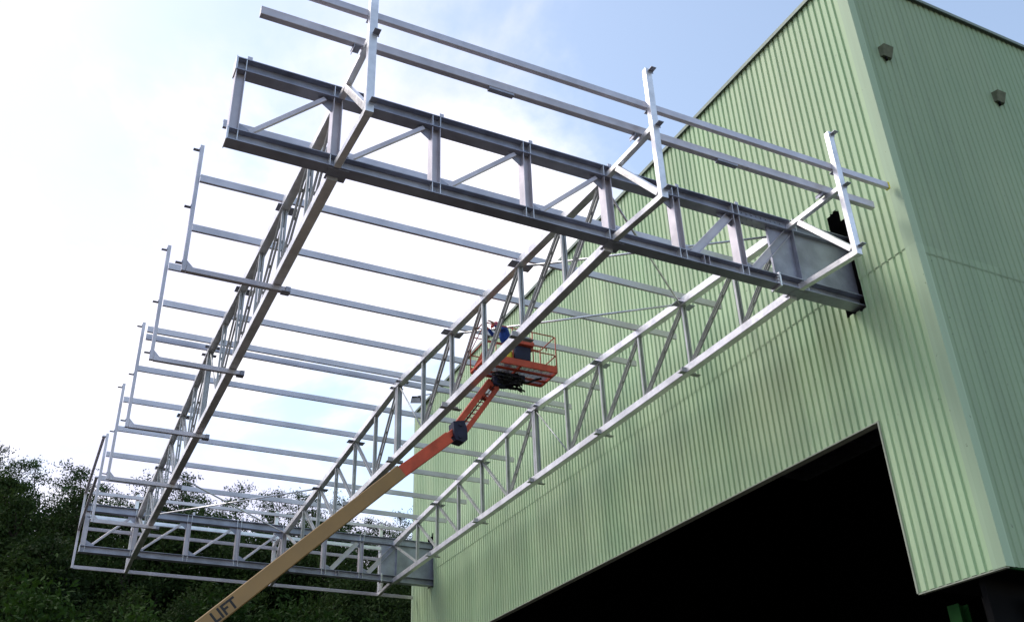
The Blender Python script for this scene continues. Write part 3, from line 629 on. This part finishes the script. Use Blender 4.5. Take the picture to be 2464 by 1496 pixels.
def limb(m, p0, p1, r0, r1, n=6, bend=.15, rr=None, seg=4):
    pts = []; p0 = Vector(p0); p1 = Vector(p1); L0 = (p1-p0).length
    for k in range(seg+1):
        t = k/seg; pts.append(p0.lerp(p1,t) + (Vector((rr.uniform(-1,1),rr.uniform(-1,1),rr.uniform(-.3,.3)))*bend*L0*.2 if 0 < k < seg else Vector((0,0,0))))
    base = len(m.v)
    for k, p in enumerate(pts):
        d = (pts[min(k+1,seg)]-pts[max(k-1,0)]).normalized(); u = d.orthogonal().normalized(); w = d.cross(u); r = r0+(r1-r0)*k/seg
        for q in range(n): a = 2*math.pi*q/n; m.v.append(tuple(p+u*r*math.cos(a)+w*r*math.sin(a)))
    for k in range(seg):
        for q in range(n): m.f.append((base+k*n+q, base+k*n+(q+1)%n, base+(k+1)*n+(q+1)%n, base+(k+1)*n+q)); m.sm.append(True)
    return pts
def thin_tree(seed, H):
    rr = random.Random(seed); tk, cr = MB(), MB()
    lean = Vector((rr.uniform(-.6,.6), rr.uniform(-.4,.4), H)); pts = limb(tk, (0,0,-.6), lean, .13, .025, 7, .12, rr, 8)
    nb = rr.randint(15,22); h0 = rr.uniform(.38,.5)
    for k in range(nb):
        t = h0 + (1-h0)*(k/nb)**.9; f = t*8; i = min(7,int(f)); p = pts[i].lerp(pts[i+1], f-i)
        a = rr.uniform(0,6.28); ln = (1.05-.8*t)*H*.16*rr.uniform(.5,1.5)+.35; e = p+Vector((math.cos(a)*ln, math.sin(a)*ln, ln*rr.uniform(.25,.95)))
        bp = limb(tk, p, e, .03, .008, 4, .5, rr, 3)
        for c in range(rr.randint(2,4)):
            cc = bp[1].lerp(bp[3], rr.uniform(.2,1.1)) + Vector((rr.gauss(0,.2),rr.gauss(0,.2),rr.gauss(0,.12))); s = rr.uniform(.22,.48)
            for q in range(rr.randint(16,34)): leaf(cr, cc+Vector((rr.gauss(0,s),rr.gauss(0,s),rr.gauss(0,s*.45))), rr.uniform(.07,.15), rr)
    for q in range(40): leaf(cr, pts[8]+Vector((rr.gauss(0,.22),rr.gauss(0,.22),rr.gauss(-.25,.4))), rr.uniform(.07,.14), rr)
    return tk, cr
def broad_tree(seed, H, W, n):
    rr = random.Random(seed); tk, cr = MB(), MB(); pts = limb(tk, (0,0,-.8), (rr.uniform(-.4,.4),rr.uniform(-.4,.4),H*.8), .24, .06, 8, .15, rr, 6)
    for k in range(n):
        a = rr.uniform(0,6.28); z = rr.betavariate(1.3,1.2); rad_ = W*math.sqrt(max(.05,1-(2*z-.85)**2))*rr.uniform(.35,1.12)
        c = Vector((math.cos(a)*rad_, math.sin(a)*rad_, H*(.22+.78*z)+rr.uniform(-.4,.4)))
        b = pts[min(6, 2+int(z*4))]
        if k % 3 == 0: limb(tk, b, c, .06, .012, 4, .4, rr, 3)
        s = rr.uniform(.3,.75)
        for q in range(rr.randint(45,90)): leaf(cr, c+Vector((rr.gauss(0,s),rr.gauss(0,s),rr.gauss(0,s*.6))), rr.uniform(.10,.22), rr)
    return tk, cr
def proto(kind, seed, *a):
    tk, cr = (thin_tree if kind == 'thin' else broad_tree)(seed, *a)
    def me(m, nm):
        x = bpy.data.meshes.new(nm); x.from_pydata(m.v, [], m.f); x.polygons.foreach_set('use_smooth', m.sm); x.update(); return x
    return me(tk,'trunk'), me(cr,'crown')
TH = [proto('thin', 100+k, 9.5) for k in range(6)]
BR = [proto('broad', 200+k, 8.0, 2.9, 64) for k in range(4)]
for t_, c_2 in TH+BR: t_.materials.append(BARK); c_2.materials.append(LEAFD)
rt = random.Random(21)
def plant(pr, x, y, s, lm, name, label, group):
    e = bpy.data.objects.new(name, None); e.location = (x, y, hill_z(x,y)-.1); e.rotation_euler = (0,0,rt.uniform(0,6.28)); e.scale = (s*rt.uniform(.9,1.15), s*rt.uniform(.9,1.15), s); COL.objects.link(e)
    tag(e, label, 'tree', group)
    for me, nm, mt in ((pr[0],'trunk',BARK),(pr[1],'crown',lm)):
        o = bpy.data.objects.new(nm, me); COL.objects.link(o); o.parent = e; o.material_slots[0].link = 'OBJECT'; o.material_slots[0].material = mt
def row(n, y0, y1, s0, s1, protos, lm, name, label, group):
    for k in range(n):
        x = -46 + 66*(k+rt.uniform(-.45,.45))/n; plant(protos[rt.randrange(len(protos))], x, rt.uniform(y0,y1), rt.uniform(s0,s1), lm, name, label, group)
row(44, 91, 99, .82, 1.13, TH, LEAFD, 'thin_tree', 'thin sparse tree on the hill crest against the sky', 'thin trees along the crest')
row(40, 85, 92, .72, .92, BR+TH[:1], LEAFD, 'bushy_tree', 'dark bushy tree just below the hill crest', 'dark trees below the crest')
row(40, 78, 85, .85, 1.1, BR, LEAFB, 'broadleaf_tree', 'dark green broadleaf tree on the upper slope', 'broadleaf trees on the upper slope')
row(38, 70, 78, .9, 1.2, BR, LEAFB, 'broadleaf_tree', 'dark green broadleaf tree on the middle of the slope', 'broadleaf trees on the middle slope')
row(34, 61, 70, 1.1, 1.5, BR, LEAFG, 'broadleaf_tree', 'green broadleaf tree at the foot of the slope', 'green trees at the foot of the slope')
m = MB(); ru = random.Random(5)
for k in range(1500):
    x = ru.uniform(-50,22); y = ru.uniform(58,96); c = Vector((x, y, hill_z(x,y)+ru.uniform(.2,1.1))); q_ = ru.uniform(.5,.9)
    for q in range(34): leaf(m, c+Vector((ru.gauss(0,q_),ru.gauss(0,q_),ru.gauss(0,.45))), ru.uniform(.16,.3), ru)
tag(m.build('undergrowth', LEAFB), kind='stuff')
